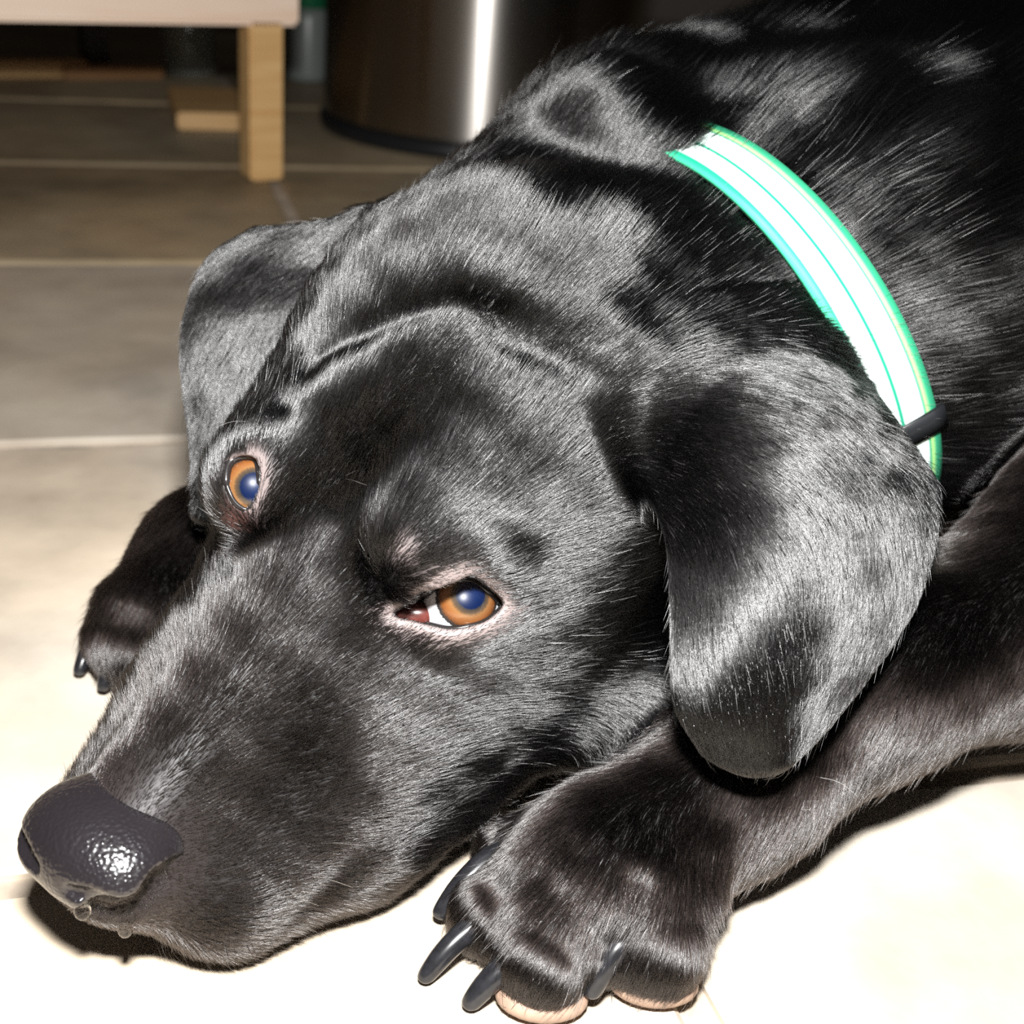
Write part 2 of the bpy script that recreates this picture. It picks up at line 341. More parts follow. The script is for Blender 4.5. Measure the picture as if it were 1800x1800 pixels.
def sheet_bvh(S):
    nr, nc = S.shape[:2]; V = S.reshape(-1, 3)
    T = []
    for i in range(nr-1):
        for j in range(nc-1):
            a, b, c, d = i*nc+j, i*nc+j+1, (i+1)*nc+j+1, (i+1)*nc+j
            T += [(a, b, c), (a, c, d)]
    return BVHTree.FromPolygons([Vector(v) for v in V], T), V.min(0), V.max(0)
EARS = []
def ear_dist(e, X):
    m = ((X > e['lo']-14) & (X < e['hi']+14)).all(1); d = np.full(len(X), 99., np.float32)
    idx = np.nonzero(m)[0]; f = e['bvh'].find_nearest
    d[idx] = [f(Vector(x), 40.)[3] or 40. for x in X[idx].tolist()] if len(idx) else d[idx]
    d[idx] -= e['th']
    return d
def raw_field(X, ears=True):
    d = fold(head, X)
    d = smin(d, fold(body, X), 16)
    d = smin(d, fold(leg, X), 7.0)
    d = smin(d, fold(leg2, X), 3.0)
    return d
STROKES = []       # (points Nx3, sigma, amount mm)
CARVES = []        # callables d = f(X, d)
def stroke_disp(X):
    out = np.zeros(len(X), np.float32)
    for P, sg, am in STROKES:
        lo, hi = P.min(0)-3*sg, P.max(0)+3*sg
        idx = np.nonzero(((X > lo) & (X < hi)).all(1))[0]
        if not len(idx): continue
        Y = X[idx]; best = np.full(len(Y), 1e9, np.float32)
        if len(P) == 1: best = ((Y-P[0])**2).sum(1)
        for a, b in zip(P[:-1], P[1:]):
            ba = b-a; t = np.clip(((Y-a)@ba)/(ba@ba+1e-9), 0, 1); q = Y-a-t[:, None]*ba
            best = np.minimum(best, (q*q).sum(1))
        out[idx] += am*np.exp(-best/(sg*sg))
    return out
def field(X, ears=True):
    X = np.asarray(X, np.float32)
    d = raw_field(X)-stroke_disp(X)
    for c in CARVES: d = c(X, d)
    if ears:
        for e in EARS:
            de = ear_dist(e, X)
            b2 = np.full(len(X), 1e6, np.float32); nr = de < 30
            if nr.any(): b2[nr] = np.min([((X[nr]-b)**2).sum(1) for b in e['base'].astype(np.float32)], 0)
            kk = 1.2+22*np.exp(-b2/(24.**2))
            d = smin(d, de, kk.astype(np.float32))
    return np.maximum(d, -(X[:, 2]-0.3)*1.0)         # rests flat on the floor
def trace(px, py, ears=False, start=150.):
    px = np.atleast_1d(np.asarray(px, float)); py = np.atleast_1d(np.asarray(py, float))
    V = np.array([ray(a, b) for a, b in zip(px, py)]); L = np.linalg.norm(V, axis=1)
    t = np.full(len(px), start)
    for _ in range(70):
        X = CAM*1000+V*t[:, None]
        t = t+np.clip(raw_field(X.astype(np.float32)), -20, 40)/L*.8
    return CAM*1000+V*t[:, None], t
W0, t0_ = trace([c[0] for c in ear_near_net[0]], [c[1] for c in ear_near_net[0]])
ear_near_net[0] = [(c[0], c[1], float((w-CAM*1000)@FW)+o) for c, w, o in zip(ear_near_net[0], W0, (4, 2.5, 2.5, 2.5, 4))]       # the root lies in the skull
for net, th in ((ear_near_net, 3.2), (ear_far_net, 3.0)):
    S = sheet(net); bvh, lo, hi = sheet_bvh(S)
    P = np.array([[atm(*c) for c in row] for row in net])
    EARS.append(dict(S=S, bvh=bvh, lo=lo, hi=hi, th=th, base=catmull(P[0][:4], 8), P=P))
def stroke(pts, sg, am, dense=3):
    P = catmull(np.array(pts, float), dense) if len(pts) > 1 else np.array(pts, float)
    W, t = trace(P[:, 0], P[:, 1]); STROKES.append((W.astype(np.float32), sg, am))

# sculpt strokes (photo points traced on to the surface; width mm, height mm)
BASE = raw_field
FOLD_A = [(500, 690), (560, 610), (640, 555), (730, 520), (800, 505), (848, 528)]
FOLD_B = [(850, 532), (890, 568), (960, 596), (1040, 622), (1110, 652), (1180, 655)]
FOLD_C = [(805, 575), (775, 610), (735, 660), (690, 705), (655, 745)]
def fold_line(L, dx, dy, g, p):
    stroke([(x+dx, y+dy) for x, y in L], 4.2, -g); stroke([(x-dx*1.4, y-dy*1.4) for x, y in L], 8.0, p)
fold_line(FOLD_A, 8, 26, 1.7, .9); fold_line(FOLD_B, -6, 26, 1.5, .9); fold_line(FOLD_C, 22, 12, 1.2, .6)
stroke([(860, 560), (800, 640), (740, 740), (650, 840), (590, 900)], 9, -2.6)                   # furrow between the brows
stroke([(470, 760), (540, 690), (600, 670)], 9, 2.2)
stroke([(900, 560), (990, 585), (1090, 620)], 6, -1.6)
stroke([(650, 580), (720, 550), (790, 545)], 6, -1.4)
stroke([(990, 660), (1060, 720), (1110, 790)], 14, -3.5)                                        # temple
stroke([(760, 950), (830, 940), (900, 985)], 7, 1.2)                                            # near brow
stroke([(700, 965)], 6, 1.2)
stroke([(404, 815), (404, 850), (400, 905)], 7, -1.5)
stroke([(118, 1580), (160, 1598), (200, 1606), (245, 1590), (278, 1550)], 2.6, -3.2)                # gap under the nostril wing                                          # recess of the far eye
stroke([(700, 1110), (790, 1140), (890, 1110)], 8, .5)                                         # lower lid bag
stroke([(620, 1010), (560, 1080), (430, 1230)], 9, -1.5)
stroke([(480, 1640), (560, 1570), (640, 1500), (760, 1420), (880, 1350)], 5, -1.6)              # lip line
stroke([(950, 850), (1060, 880), (1150, 950)], 16, 2.5)
# grooves between the toes
stroke([(1000, 1500), (950, 1545), (880, 1570)], 4, -.9)
stroke([(975, 1575), (940, 1620), (895, 1660)], 4, -.9)
stroke([(1120, 1560), (1100, 1620), (1070, 1660)], 4.5, -2.4)
# lids: almond openings in front of the eyeballs
LID_PX = [(697, 1082), (720, 1063), (745, 1045), (772, 1027), (800, 1019), (829, 1021), (853, 1036), (876, 1055), (881, 1065),
          (870, 1079), (848, 1093), (819, 1101), (791, 1104), (763, 1099), (734, 1092)]
EZ = norm(CAM*1000-EYES[0]); EX = norm(RT-EZ*(RT@EZ)); EY = np.cross(EZ, EX)
def px_on(i, px, py):
    ex, ey, ez = EYE_AX[i]; v = ray(px, py); t = ((EYES[i]-CAM*1000)@ez)/(v@ez); q = CAM*1000+v*t-EYES[i]; return np.array([q@ex, q@ey])
LID2_PX = [(399, 848), (400, 826), (407, 811), (420, 804), (438, 803), (452, 810), (456, 832), (455, 856), (448, 878), (438, 893), (428, 893), (414, 882), (405, 866)]
EZ2 = norm(CAM*1000-EYES[1]); EX2 = norm(RT-EZ2*(RT@EZ2)); EYE_AX = [(EX, EY, EZ), (EX2, np.cross(EZ2, EX2), EZ2)]
ALMS = [catmull(np.array([px_on(i, *p) for p in L])*(np.array([1.03, 1.10]), np.array([1., 1.]))[i]+np.array([0, .45])*(1-i), 4, closed=True) for i, L in enumerate((LID_PX, LID2_PX))]
def poly_sd(P, q):
    d = np.full(len(q), 1e9); ins = np.zeros(len(q), bool)
    for a, b in zip(P, np.roll(P, -1, 0)):
        e = b-a; w = q-a; t = np.clip((w@e)/(e@e), 0, 1); r = w-t[:, None]*e; d = np.minimum(d, (r*r).sum(1))
        c = ((a[1] <= q[:, 1]) & (b[1] > q[:, 1])) | ((b[1] <= q[:, 1]) & (a[1] > q[:, 1]))
        x = a[0]+(q[:, 1]-a[1])/(e[1] if abs(e[1]) > 1e-9 else 1e-9)*e[0]
        ins ^= c & (q[:, 0] < x)
    d = np.sqrt(d); return np.where(ins, -d, d)
def lid_carve(i):
    E = EYES[i].astype(np.float32); ax = np.array(EYE_AX[i], np.float32)
    def f(X, d):
        idx = np.nonzero(((X-E)**2).sum(1) < 26**2)[0]
        if not len(idx): return d
        q = (X[idx]-E)@ax.T
        c = np.maximum(np.maximum(poly_sd(ALMS[i], q[:, :2]), -(q[:, 2]+1.0)), np.linalg.norm(q*np.array([.8, .8, 1]), axis=1)-(24, 24)[i])      # almond prism in front of the eye
        d = d.copy(); d[idx] = smax(d[idx], -c, 1.2); return d
    return f
CARVES += [lid_carve(0), lid_carve(1)]

# ------------------------------------------------------------------ polygonise (surface nets on a graded grid)
def graded(segs):
    out = [segs[0][0]]
    for a, b, h in segs:
        n = max(1, round((b-a)/h)); out += list(a+(b-a)*np.arange(1, n+1)/n)
    return np.array(out, np.float32)
VOX = 1.1
GX = graded([(-180, -135, 1.6), (-135, 75, VOX), (75, 200, 1.6), (200, 360, 4), (360, 760, 12)])
GY = graded([(232, 420, VOX), (420, 520, 1.6), (520, 780, 4), (780, 1180, 12)])
GZ = graded([(-4, 0, 1.5), (0, 170, VOX), (170, 230, 2), (230, 400, 6)])
def build_grid():
    nx, ny, nz = len(GX), len(GY), len(GZ); B = 6
    D = np.empty((nx, ny, nz), np.float32)
    cx = np.unique(np.r_[np.arange(0, nx, B), nx-1]); cy = np.unique(np.r_[np.arange(0, ny, B), ny-1]); cz = np.unique(np.r_[np.arange(0, nz, B), nz-1])
    X = np.stack(np.meshgrid(GX[cx], GY[cy], GZ[cz], indexing='ij'), -1).reshape(-1, 3)
    dc = field(X).reshape(len(cx), len(cy), len(cz))
    todo = []
    for i in range(len(cx)-1):
        x0, x1 = cx[i], cx[i+1]; hx = GX[x1]-GX[x0]
        for j in range(len(cy)-1):
            y0, y1 = cy[j], cy[j+1]; hy = GY[y1]-GY[y0]
            blk = dc[i:i+2, j:j+2]
            mn = np.minimum.reduce(blk.reshape(4, -1)); mx = np.maximum.reduce(blk.reshape(4, -1))
            for k in range(len(cz)-1):
                z0, z1 = cz[k], cz[k+1]; dg = math.sqrt(hx*hx+hy*hy+(GZ[z1]-GZ[z0])**2)
                a, b = min(mn[k], mn[k+1]), max(mx[k], mx[k+1])
                if a > dg*.8+5: D[x0:x1+1, y0:y1+1, z0:z1+1] = np.maximum(a, 1)
                elif b < -(dg*.8+5): D[x0:x1+1, y0:y1+1, z0:z1+1] = b
                else: todo.append((x0, x1+1, y0, y1+1, z0, z1+1))
    pend, cnt = [], 0
    def flush(pend):
        P = [np.stack(np.meshgrid(GX[a:b], GY[c:d], GZ[e:f], indexing='ij'), -1).reshape(-1, 3) for a, b, c, d, e, f in pend]
        v = field(np.concatenate(P)); o = 0
        for (a, b, c, d, e, f), p in zip(pend, P):
            D[a:b, c:d, e:f] = v[o:o+len(p)].reshape(b-a, d-c, f-e); o += len(p)
    for t in todo:
        pend.append(t)
        if len(pend) >= 900: flush(pend); pend = []
    if pend: flush(pend)
    return D
def surface_nets(D, G):
    S = D < 0; nx, ny, nz = D.shape
    c = np.zeros((nx-1, ny-1, nz-1), np.uint8)
    for i in (0, 1):
        for j in (0, 1):
            for k in (0, 1): c += S[i:nx-1+i, j:ny-1+j, k:nz-1+k]
    act = (c > 0) & (c < 8); I, J, K = np.nonzero(act)
    vid = np.full(act.shape, -1, np.int32); vid[I, J, K] = np.arange(len(I))
    acc = np.zeros((len(I), 3)); n = np.zeros(len(I))
    for ax in range(3):
        o1, o2 = [a for a in range(3) if a != ax]
        for p in (0, 1):
            for q in (0, 1):
                a = [I, J, K]; a[o1] = a[o1]+p; a[o2] = a[o2]+q
                b = list(a); b[ax] = b[ax]+1
                da, db = D[tuple(a)], D[tuple(b)]; m = (da < 0) != (db < 0)
                t = np.where(m, da/np.where(m, da-db, 1), 0)
                for x in range(3):
                    g = G[x]
                    val = g[a[x]]+(t*(g[b[x]]-g[a[x]]) if x == ax else 0)
                    acc[:, x] += np.where(m, val, 0)
                n += m
    V = acc/n[:, None]; quads = []
    for ax in range(3):
        o1, o2 = [(1, 2), (2, 0), (0, 1)][ax]
        sl0 = [slice(1, -1)]*3; sl1 = [slice(1, -1)]*3; sl0[ax] = slice(0, -1); sl1[ax] = slice(1, None)
        a, b = S[tuple(sl0)], S[tuple(sl1)]
        E = np.stack(np.nonzero(a != b)); flip = a[tuple(E)]
        for x in range(3):
            if x != ax: E[x] += 1
        def vv(p, q):
            e = [E[0], E[1], E[2]]; e[o1] = e[o1]-p; e[o2] = e[o2]-q; return vid[tuple(e)]
        Q = np.stack([vv(1, 1), vv(0, 1), vv(0, 0), vv(1, 0)], 1)
        Q = np.where(flip[:, None], Q, Q[:, ::-1]); quads.append(Q)
    Q = np.concatenate(quads); return V, Q[(Q >= 0).all(1)]
def mesh_quads(name, V, Q):
    me = bpy.data.meshes.new(name); me.vertices.add(len(V)); me.vertices.foreach_set('co', np.ascontiguousarray(V, np.float32).ravel())
    me.loops.add(Q.size); me.loops.foreach_set('vertex_index', np.ascontiguousarray(Q, np.int32).ravel())
    me.polygons.add(len(Q)); me.polygons.foreach_set('loop_start', np.arange(len(Q), dtype=np.int32)*4)
    me.polygons.foreach_set('use_smooth', np.ones(len(Q), bool)); me.update(calc_edges=True); me.validate(); return me
import time
T0 = time.time()
D = build_grid(); print('grid', D.shape, time.time()-T0)
V, Q = surface_nets(D, (GX, GY, GZ)); print('nets', len(V), len(Q), time.time()-T0)
# ------------------------------------------------------------------ split ears from the body, attributes
X32 = V.astype(np.float32)
d_rest = raw_field(X32)-stroke_disp(X32)
ear_id = np.zeros(len(V), np.int8)
for n, e in enumerate(EARS):
    m = d_rest > 2.0; de = np.full(len(V), 99.); de[m] = ear_dist(e, X32[m]); ear_id[(de < 2.2) & (de < d_rest-1.2)] = n+1
ALLP = head+body+leg+leg2
def flow_at(X):
    ds = np.stack([dist(p, X) for p in ALLP]); dm = ds.min(0)
    wgt = np.exp(-(ds-dm)/7.0); return norm(wgt.T @ np.array([p.flow for p in ALLP]))
flow = flow_at(X32)
for n, e in enumerate(EARS):
    S = e['S']; dr = norm(np.gradient(S, axis=0))+(.30*RT if n == 0 else np.array([0, 0, -.5])); dr = (dr+1.6*(1-n)*np.exp(-(np.arange(len(S))/8.0)**2)[:, None, None]*RT).reshape(-1, 3); P = S.reshape(-1, 3)[::3].astype(np.float32); dr = norm(dr)[::3]
    idx = np.nonzero((X32 > e['lo']-20).all(1) & (X32 < e['hi']+20).all(1))[0]
    for c in np.array_split(idx, max(1, len(idx)//3000)):
        q = ((X32[c][:, None]-P[None])**2).sum(2); wt = np.exp(-np.maximum(np.sqrt(q.min(1))-4, 0)/6)[:, None]
        kw = np.exp(-(q-q.min(1)[:, None])/30.0); dj = norm(kw@dr)
        flow[c] = norm(flow[c]*(1-wt)+dj*wt)
print('flow', time.time()-T0)
uvp, dep = proj(V*.001)
HL = ((V-HO) @ HR)/HS                                   # head-frame coordinates
def ramp(x, a, b): return np.clip((x-a)/(b-a), 0, 1)
deye = np.minimum(*[np.linalg.norm(V-E, axis=1) for E in EYES])
# distance to the lid openings measured around each eye
bare = np.zeros(len(V))
for i, E in enumerate(EYES):
    q = (V-E)@np.array(EYE_AX[i]).T; near = (np.linalg.norm(q, axis=1) < 34) & (q[:, 2] > -6)
    sd = poly_sd(ALMS[i], q[near][:, :2]); low = np.where(q[near][:, 1] < 0, (1.5, .6)[i], .7)*np.where((q[near][:, 0] < -1) & (i == 1), .25, 1)
    bare[near] = np.maximum(bare[near], np.exp(-np.maximum(sd, 0)**2/(4.2*low)**2))
sp = trace([712], [968])[0][0]; bare = np.maximum(bare, .8*np.exp(-((V-sp)**2).sum(1)/4.5**2))
dnose = np.linalg.norm((HL-np.array([96, 0, -22]))/np.array([1, 1.1, 1]), axis=1)
nosebare = np.exp(-np.maximum(dnose-16, 0)**2/10.0**2)
muz = ramp(HL[:, 0], 0, 60)*(np.abs(HL[:, 1]) < 70)
dn = (V-NC)@NN                                          # along the neck
isneck = ramp(dn, -45, 25)*(V[:, 2] > 60)
dl = np.minimum(fold(leg, X32), fold(leg2, X32)); isleg = (dl < 2.5) & (d_rest > -1)
isleg &= fold(head, X32) > 3
length = 7.5-3.5*muz+15*isneck
length = np.where(isleg, 7, length); length = np.where(ear_id > 0, 6, length)
length *= (1-.82*np.clip(bare, 0, 1))*(1-.6*nosebare)
toe = isleg & (V[:, 2] < 30) & ((uvp[:, 1] > 1590) | (uvp[:, 0] < 900)); length = np.where(toe, 9, length)
top = np.exp(-(((HL-np.array([-72, 0, 46]))/np.array([38, 60, 26]))**2).sum(1))
back_ = ramp(dn, 15, 80)
lift = .20+.18*muz+.25*isneck*(1-back_)-.06*back_+.52*top
lift = np.where(ear_id > 0, .06, lift); lift = np.where(isleg, .15, lift)
lift = np.where((dn > 45) & ~isleg, np.minimum(lift, .2-.16*ramp(dn, 45, 95)), lift)+.0*np.exp(-(((HL-np.array([-50, 50, -62]))/np.array([30, 30, 20]))**2).sum(1))
pawtop = isleg & (uvp[:, 1] > 1430) & (uvp[:, 1] < 1600) & (uvp[:, 0] > 930) & (uvp[:, 0] < 1300); lift = np.where(pawtop, .36, lift)
def comb(val, px, py, rx, ry, amt=1.0):                 # how far the coat stands up around a spot of the head
    global lift
    c, _ = trace([px], [py]); q = np.abs((V-c[0])@np.stack([RT, UP, FW], 1)); sc_ = F/((c[0]-CAM*1000)@FW)
    wq = amt*np.exp(-((q[:, 0]*sc_/rx)**2+(q[:, 1]*sc_/ry)**2+(q[:, 2]/60)**2))*(ear_id == 0)*~isleg; lift = lift*(1-wq)+val*wq
comb(.03, 800, 1150, 150, 48); comb(.50, 1080, 880, 110, 75); comb(.45, 960, 820, 80, 60, .7); comb(.06, 1120, 1110, 100, 130)
comb(.50, 660, 820, 90, 75, .8); comb(.45, 760, 690, 70, 60, .5); comb(.10, 850, 960, 70, 30, .8)
tint = np.clip(isleg*.8+muz*.5+nosebare*.3, 0, 1)
dens = 1-.55*np.clip(bare, 0, 1)-.25*nosebare
# skin colour
blk = np.array([.010, .009, .009]); pink = np.array([.21, .17, .165]); brn = np.array([.03, .022, .022])
sp2 = trace([408, 398], [925, 965])[0]; rb = np.clip(sum(np.exp(-((V-p)**2).sum(1)/6.0**2) for p in sp2), 0, 1)
length *= 1-.8*rb; dens = dens*(1-.7*rb)
col = blk+rb[:, None]*np.array([.055, .018, .014])+np.clip(bare, 0, 1)[:, None]**1.3*(pink-blk); col = col+nosebare[:, None]*(brn*.6-col)*.8
def relax(A, n):                                        # even the coat out between neighbouring patches
    A = A.reshape(len(V), -1).copy(); cnt = np.bincount(Q.ravel(), minlength=len(V)).astype(float)
    for _ in range(n):
        for a in range(A.shape[1]):
            A[:, a] = np.bincount(Q.ravel(), np.repeat(A[Q, a].mean(1), 4), minlength=len(V))/np.maximum(cnt, 1)
    return A
flow = norm(relax(flow, 8)+1e-9); lift = relax(lift, 8)[:, 0]; length = relax(length, 3)[:, 0]
FACE_EAR = ear_id[Q]; qe = np.where((FACE_EAR > 0).sum(1) >= 3, FACE_EAR.max(1), 0)
m_skin, nt, b = mat('black_skin'); at_ = nt.nodes.new('ShaderNodeAttribute'); at_.attribute_name = 'skin'
nt.links.new(at_.outputs['Color'], b.inputs['Base Color']); b.inputs['Roughness'].default_value = .5; b.inputs['Specular IOR Level'].default_value = .3
def submesh(name, sel):
    u, inv = np.unique(Q[sel], return_inverse=True); me = mesh_quads(name, V[u]*.001, inv.reshape(-1, 4))
    a = me.color_attributes.new('skin', 'FLOAT_COLOR', 'POINT'); c = np.ones((len(u), 4), np.float32); c[:, :3] = col[u]; a.data.foreach_set('color', c.ravel())
    return me
dog = obj('dog', submesh('dog', qe == 0), m_skin, label='black dog in a green collar lying on the tiles, amber eyes looking up', category='dog')
ears = [obj('ear', submesh('ear', qe == n), m_skin, dog) for n in (1, 2)]
ears[0]['label'] = 'broad drooping ear hanging over the foreleg'; ears[1]['label'] = 'ear folded back on the far side of the head'

# ------------------------------------------------------------------ fur: hair curves combed along the surface
GXd, GYd, GZd = [g.astype(np.float64) for g in (GX, GY, GZ)]
def samp(P):
    ii, ff = [], []
    for a, g in enumerate((GXd, GYd, GZd)):
        i = np.clip(np.searchsorted(g, P[:, a])-1, 0, len(g)-2); ii.append(i); ff.append(np.clip((P[:, a]-g[i])/(g[i+1]-g[i]), 0, 1))
    (i, j, k), (x, y, z) = ii, ff
    c0 = (D[i, j, k]*(1-x)+D[i+1, j, k]*x)*(1-y)+(D[i, j+1, k]*(1-x)+D[i+1, j+1, k]*x)*y
    c1 = (D[i, j, k+1]*(1-x)+D[i+1, j, k+1]*x)*(1-y)+(D[i, j+1, k+1]*(1-x)+D[i+1, j+1, k+1]*x)*y
    return c0*(1-z)+c1*z
def grad(P, h=1.0):
    g = np.stack([samp(P+np.eye(3)[a]*h)-samp(P-np.eye(3)[a]*h) for a in range(3)], 1)
    return g/(np.linalg.norm(g, axis=1, keepdims=True)+1e-6)
def lowfreq(P, sc, seed):
    r = np.random.default_rng(seed); out = np.zeros((len(P), 3))
    for _ in range(6):
        k = r.normal(0, 1/sc, 3); out += np.sin(P@k+r.uniform(0, 6.28))[:, None]*r.normal(0, 1, 3)
    return out/2.4
def make_fur(sel, parent, per_mm2, npt=6):
    q = Q[sel]; A, B_, C_, D_ = [V[q[:, i]] for i in range(4)]
    nrm = np.cross(C_-A, D_-B_); area = .5*np.linalg.norm(nrm, axis=1); nrm = norm(nrm+1e-12); cen = (A+B_+C_+D_)/4
    u, dd = proj(cen*.001); inside = ((u > -160) & (u < 1960)).all(1)
    facing = ((CAM*1000-cen)*nrm).sum(1)/np.linalg.norm(CAM*1000-cen, axis=1)
    wgt = area*per_mm2*np.where(inside, 1, .12)*np.where(facing > -.25, 1, .3)*dens[q].mean(1)*np.clip((430/(dd*1000))**1.3, .15, 1.15)
    wgt *= (cen[:, 2] > .6)
    n = RNG.poisson(wgt*FUR_SCALE); f = np.repeat(np.arange(len(q)), n); N = len(f)
    s, t = RNG.random(N)[:, None], RNG.random(N)[:, None]
    bl = lambda W: (W[q[f, 0]]*((1-s)*(1-t)).reshape(-1, *[1]*(W.ndim-1))[:, :] if W.ndim > 1 else None)
    w4 = [(1-s)*(1-t), s*(1-t), s*t, (1-s)*t]
    P = sum(V[q[f, i]]*w4[i] for i in range(4)); fl_ = sum(flow[q[f, i]]*w4[i] for i in range(4))
    Ln = sum(length[q[f, i]]*w4[i][:, 0] for i in range(4)); Li = sum(lift[q[f, i]]*w4[i][:, 0] for i in range(4))
    Nn = nrm[f]
    fl_ = norm(fl_)+lowfreq(P, 14, 3)*.10+lowfreq(P, 4, 5)*.05+RNG.normal(0, .075, (N, 3))
    fl_ += lowfreq(P, 9, 11)*(.30*(Ln > 15))[:, None]
    Ln = Ln*RNG.uniform(.65, 1.2, N); stray = RNG.random(N) < .015; Li = Li*RNG.uniform(.55, 1.45, N)*(1+.35*lowfreq(P, 6, 21)[:, 0])+stray*.3; Li = np.clip(Li, .03, .9)
    pts = np.empty((N, npt, 3)); p = P-Nn*.3; pts[:, 0] = p; tn = fl_
    for k in range(1, npt):
        g = grad(p) if k > 1 else Nn
        tn = norm(tn-g*(tn*g).sum(1, keepdims=True))
        step = Ln/(npt-1); p = p+tn*step[:, None]
        hgt = .15+Ln*(k/(npt-1))**1.15*Li
        g = grad(p); dcur = samp(p)
        p = p+g*np.clip(hgt-dcur, -2.5, 2.5)[:, None]
        p[:, 2] = np.maximum(p[:, 2], .4)
        pts[:, k] = p
    depth = ((P*.001-CAM)@FW)
    r0 = .058*np.clip(depth/.36, .8, 2.6)*RNG.uniform(.7, 1.25, N)*np.where(Ln < 3, .7, 1)
    rad = r0[:, None]*np.array([1, 1, .95, .8, .55, .15])[None, :npt]
    cu = bpy.data.hair_curves.new('fur'); cu.add_curves([npt]*N)
    cu.attributes['position'].data.foreach_set('vector', np.ascontiguousarray(pts*.001, np.float32).ravel())
    ra = cu.attributes.get('radius') or cu.attributes.new('radius', 'FLOAT', 'POINT')
    ra.data.foreach_set('value', np.ascontiguousarray(rad*.001, np.float32).ravel())
    ta = cu.attributes.new('tint', 'FLOAT', 'CURVE'); ta.data.foreach_set('value', (sum(tint[q[f, i]]*w4[i][:, 0] for i in range(4))*RNG.uniform(.3, 1.3, N)).astype(np.float32))
    cu.materials.append(m_fur)
    o = bpy.data.objects.new('fur', cu); COL.objects.link(o); o.parent = parent; o['kind'] = 'stuff'
    print('fur', N, time.time()-T0); return o
m_fur = bpy.data.materials.new('black_fur'); m_fur.use_nodes = True; nt = m_fur.node_tree; nt.nodes.clear()
hb = nt.nodes.new('ShaderNodeBsdfHairPrincipled'); out = nt.nodes.new('ShaderNodeOutputMaterial')
hb.model = 'CHIANG'; hb.parametrization = 'COLOR'; hb.inputs['Color'].default_value = (.0035, .0033, .0033, 1)
hb.inputs['Roughness'].default_value = .17; hb.inputs['Radial Roughness'].default_value = .35; hb.inputs['Coat'].default_value = 0.0
hb.inputs['IOR'].default_value = 1.65; hb.inputs['Random Roughness'].default_value = .35
at_ = nt.nodes.new('ShaderNodeAttribute'); at_.attribute_name = 'tint'; mx = nt.nodes.new('ShaderNodeMix'); mx.data_type = 'RGBA'
mx.inputs[6].default_value = (.0035, .0033, .0033, 1); mx.inputs[7].default_value = (.0085, .0062, .0055, 1)
nt.links.new(at_.outputs['Fac'], mx.inputs[0]); nt.links.new(mx.outputs[2], hb.inputs['Color'])
nt.links.new(hb.outputs[0], out.inputs['Surface'])
try: SC.cycles_curves.shape = 'RIBBONS'
except Exception as ex: print(ex)
if FUR:
    make_fur(qe == 0, dog, 4.0)
    for n in (1, 2): make_fur(qe == n, ears[n-1], 5.0)

# ------------------------------------------------------------------ eyes
def eye_mat():
    m, nt, b = mat('eye'); N = nt.nodes; Lk = nt.links
    tc = N.new('ShaderNodeTexCoord'); sx = N.new('ShaderNodeSeparateXYZ'); Lk.new(tc.outputs['Object'], sx.inputs[0])
    cx = N.new('ShaderNodeCombineXYZ'); Lk.new(sx.outputs[0], cx.inputs[0]); Lk.new(sx.outputs[1], cx.inputs[1])
    ln = N.new('ShaderNodeVectorMath'); ln.operation = 'LENGTH'; Lk.new(cx.outputs[0], ln.inputs[0])
    nrm = N.new('ShaderNodeVectorMath'); nrm.operation = 'NORMALIZE'; Lk.new(cx.outputs[0], nrm.inputs[0])
    nz = N.new('ShaderNodeTexNoise'); nz.inputs['Scale'].default_value = 14; nz.inputs['Detail'].default_value = 3; Lk.new(nrm.outputs[0], nz.inputs['Vector'])
    mr = N.new('ShaderNodeMath'); mr.operation = 'MULTIPLY_ADD'; mr.inputs[1].default_value = .0008; mr.inputs[2].default_value = -.0004; Lk.new(nz.outputs['Fac'], mr.inputs[0])
    ad = N.new('ShaderNodeMath'); Lk.new(ln.outputs['Value'], ad.inputs[0]); Lk.new(mr.outputs[0], ad.inputs[1])
    dv = N.new('ShaderNodeMath'); dv.operation = 'DIVIDE'; dv.inputs[1].default_value = .0110; Lk.new(ad.outputs[0], dv.inputs[0])
    back = N.new('ShaderNodeMath'); back.operation = 'LESS_THAN'; back.inputs[1].default_value = 0; Lk.new(sx.outputs[2], back.inputs[0])
    mxv = N.new('ShaderNodeMath'); mxv.operation = 'MAXIMUM'; Lk.new(dv.outputs[0], mxv.inputs[0]); Lk.new(back.outputs[0], mxv.inputs[1])
    r = N.new('ShaderNodeValToRGB'); e = r.color_ramp.elements
    stops = [(.0, (.0018, .0085, .040)), (.33, (.0012, .005, .026)), (.36, (.02, .018, .017)), (.44, (.055, .034, .019)), (.50, (.165, .078, .028)), (.60, (.16, .058, .017)), (.67, (.12, .042, .012)), (.71, (.03, .022, .018)), (.745, (.015, .015, .015)), (.775, (.60, .60, .62)), (1.0, (.60, .58, .58))]  # pupil stops: blue eyeshine of the flash painted into the base colour
    e[0].position, e[1].position = 0, 1; e[0].color = (*stops[0][1], 1); e[1].color = (*stops[-1][1], 1)
    for p_, c_ in stops[1:-1]: x = e.new(p_); x.color = (*c_, 1)
    Lk.new(mxv.outputs[0], r.inputs['Fac']); Lk.new(r.outputs[0], b.inputs['Base Color'])
    b.inputs['Roughness'].default_value = .35; b.inputs['Specular IOR Level'].default_value = .2; b.inputs['Coat Weight'].default_value = 1; b.inputs['Coat Roughness'].default_value = .03
    return m
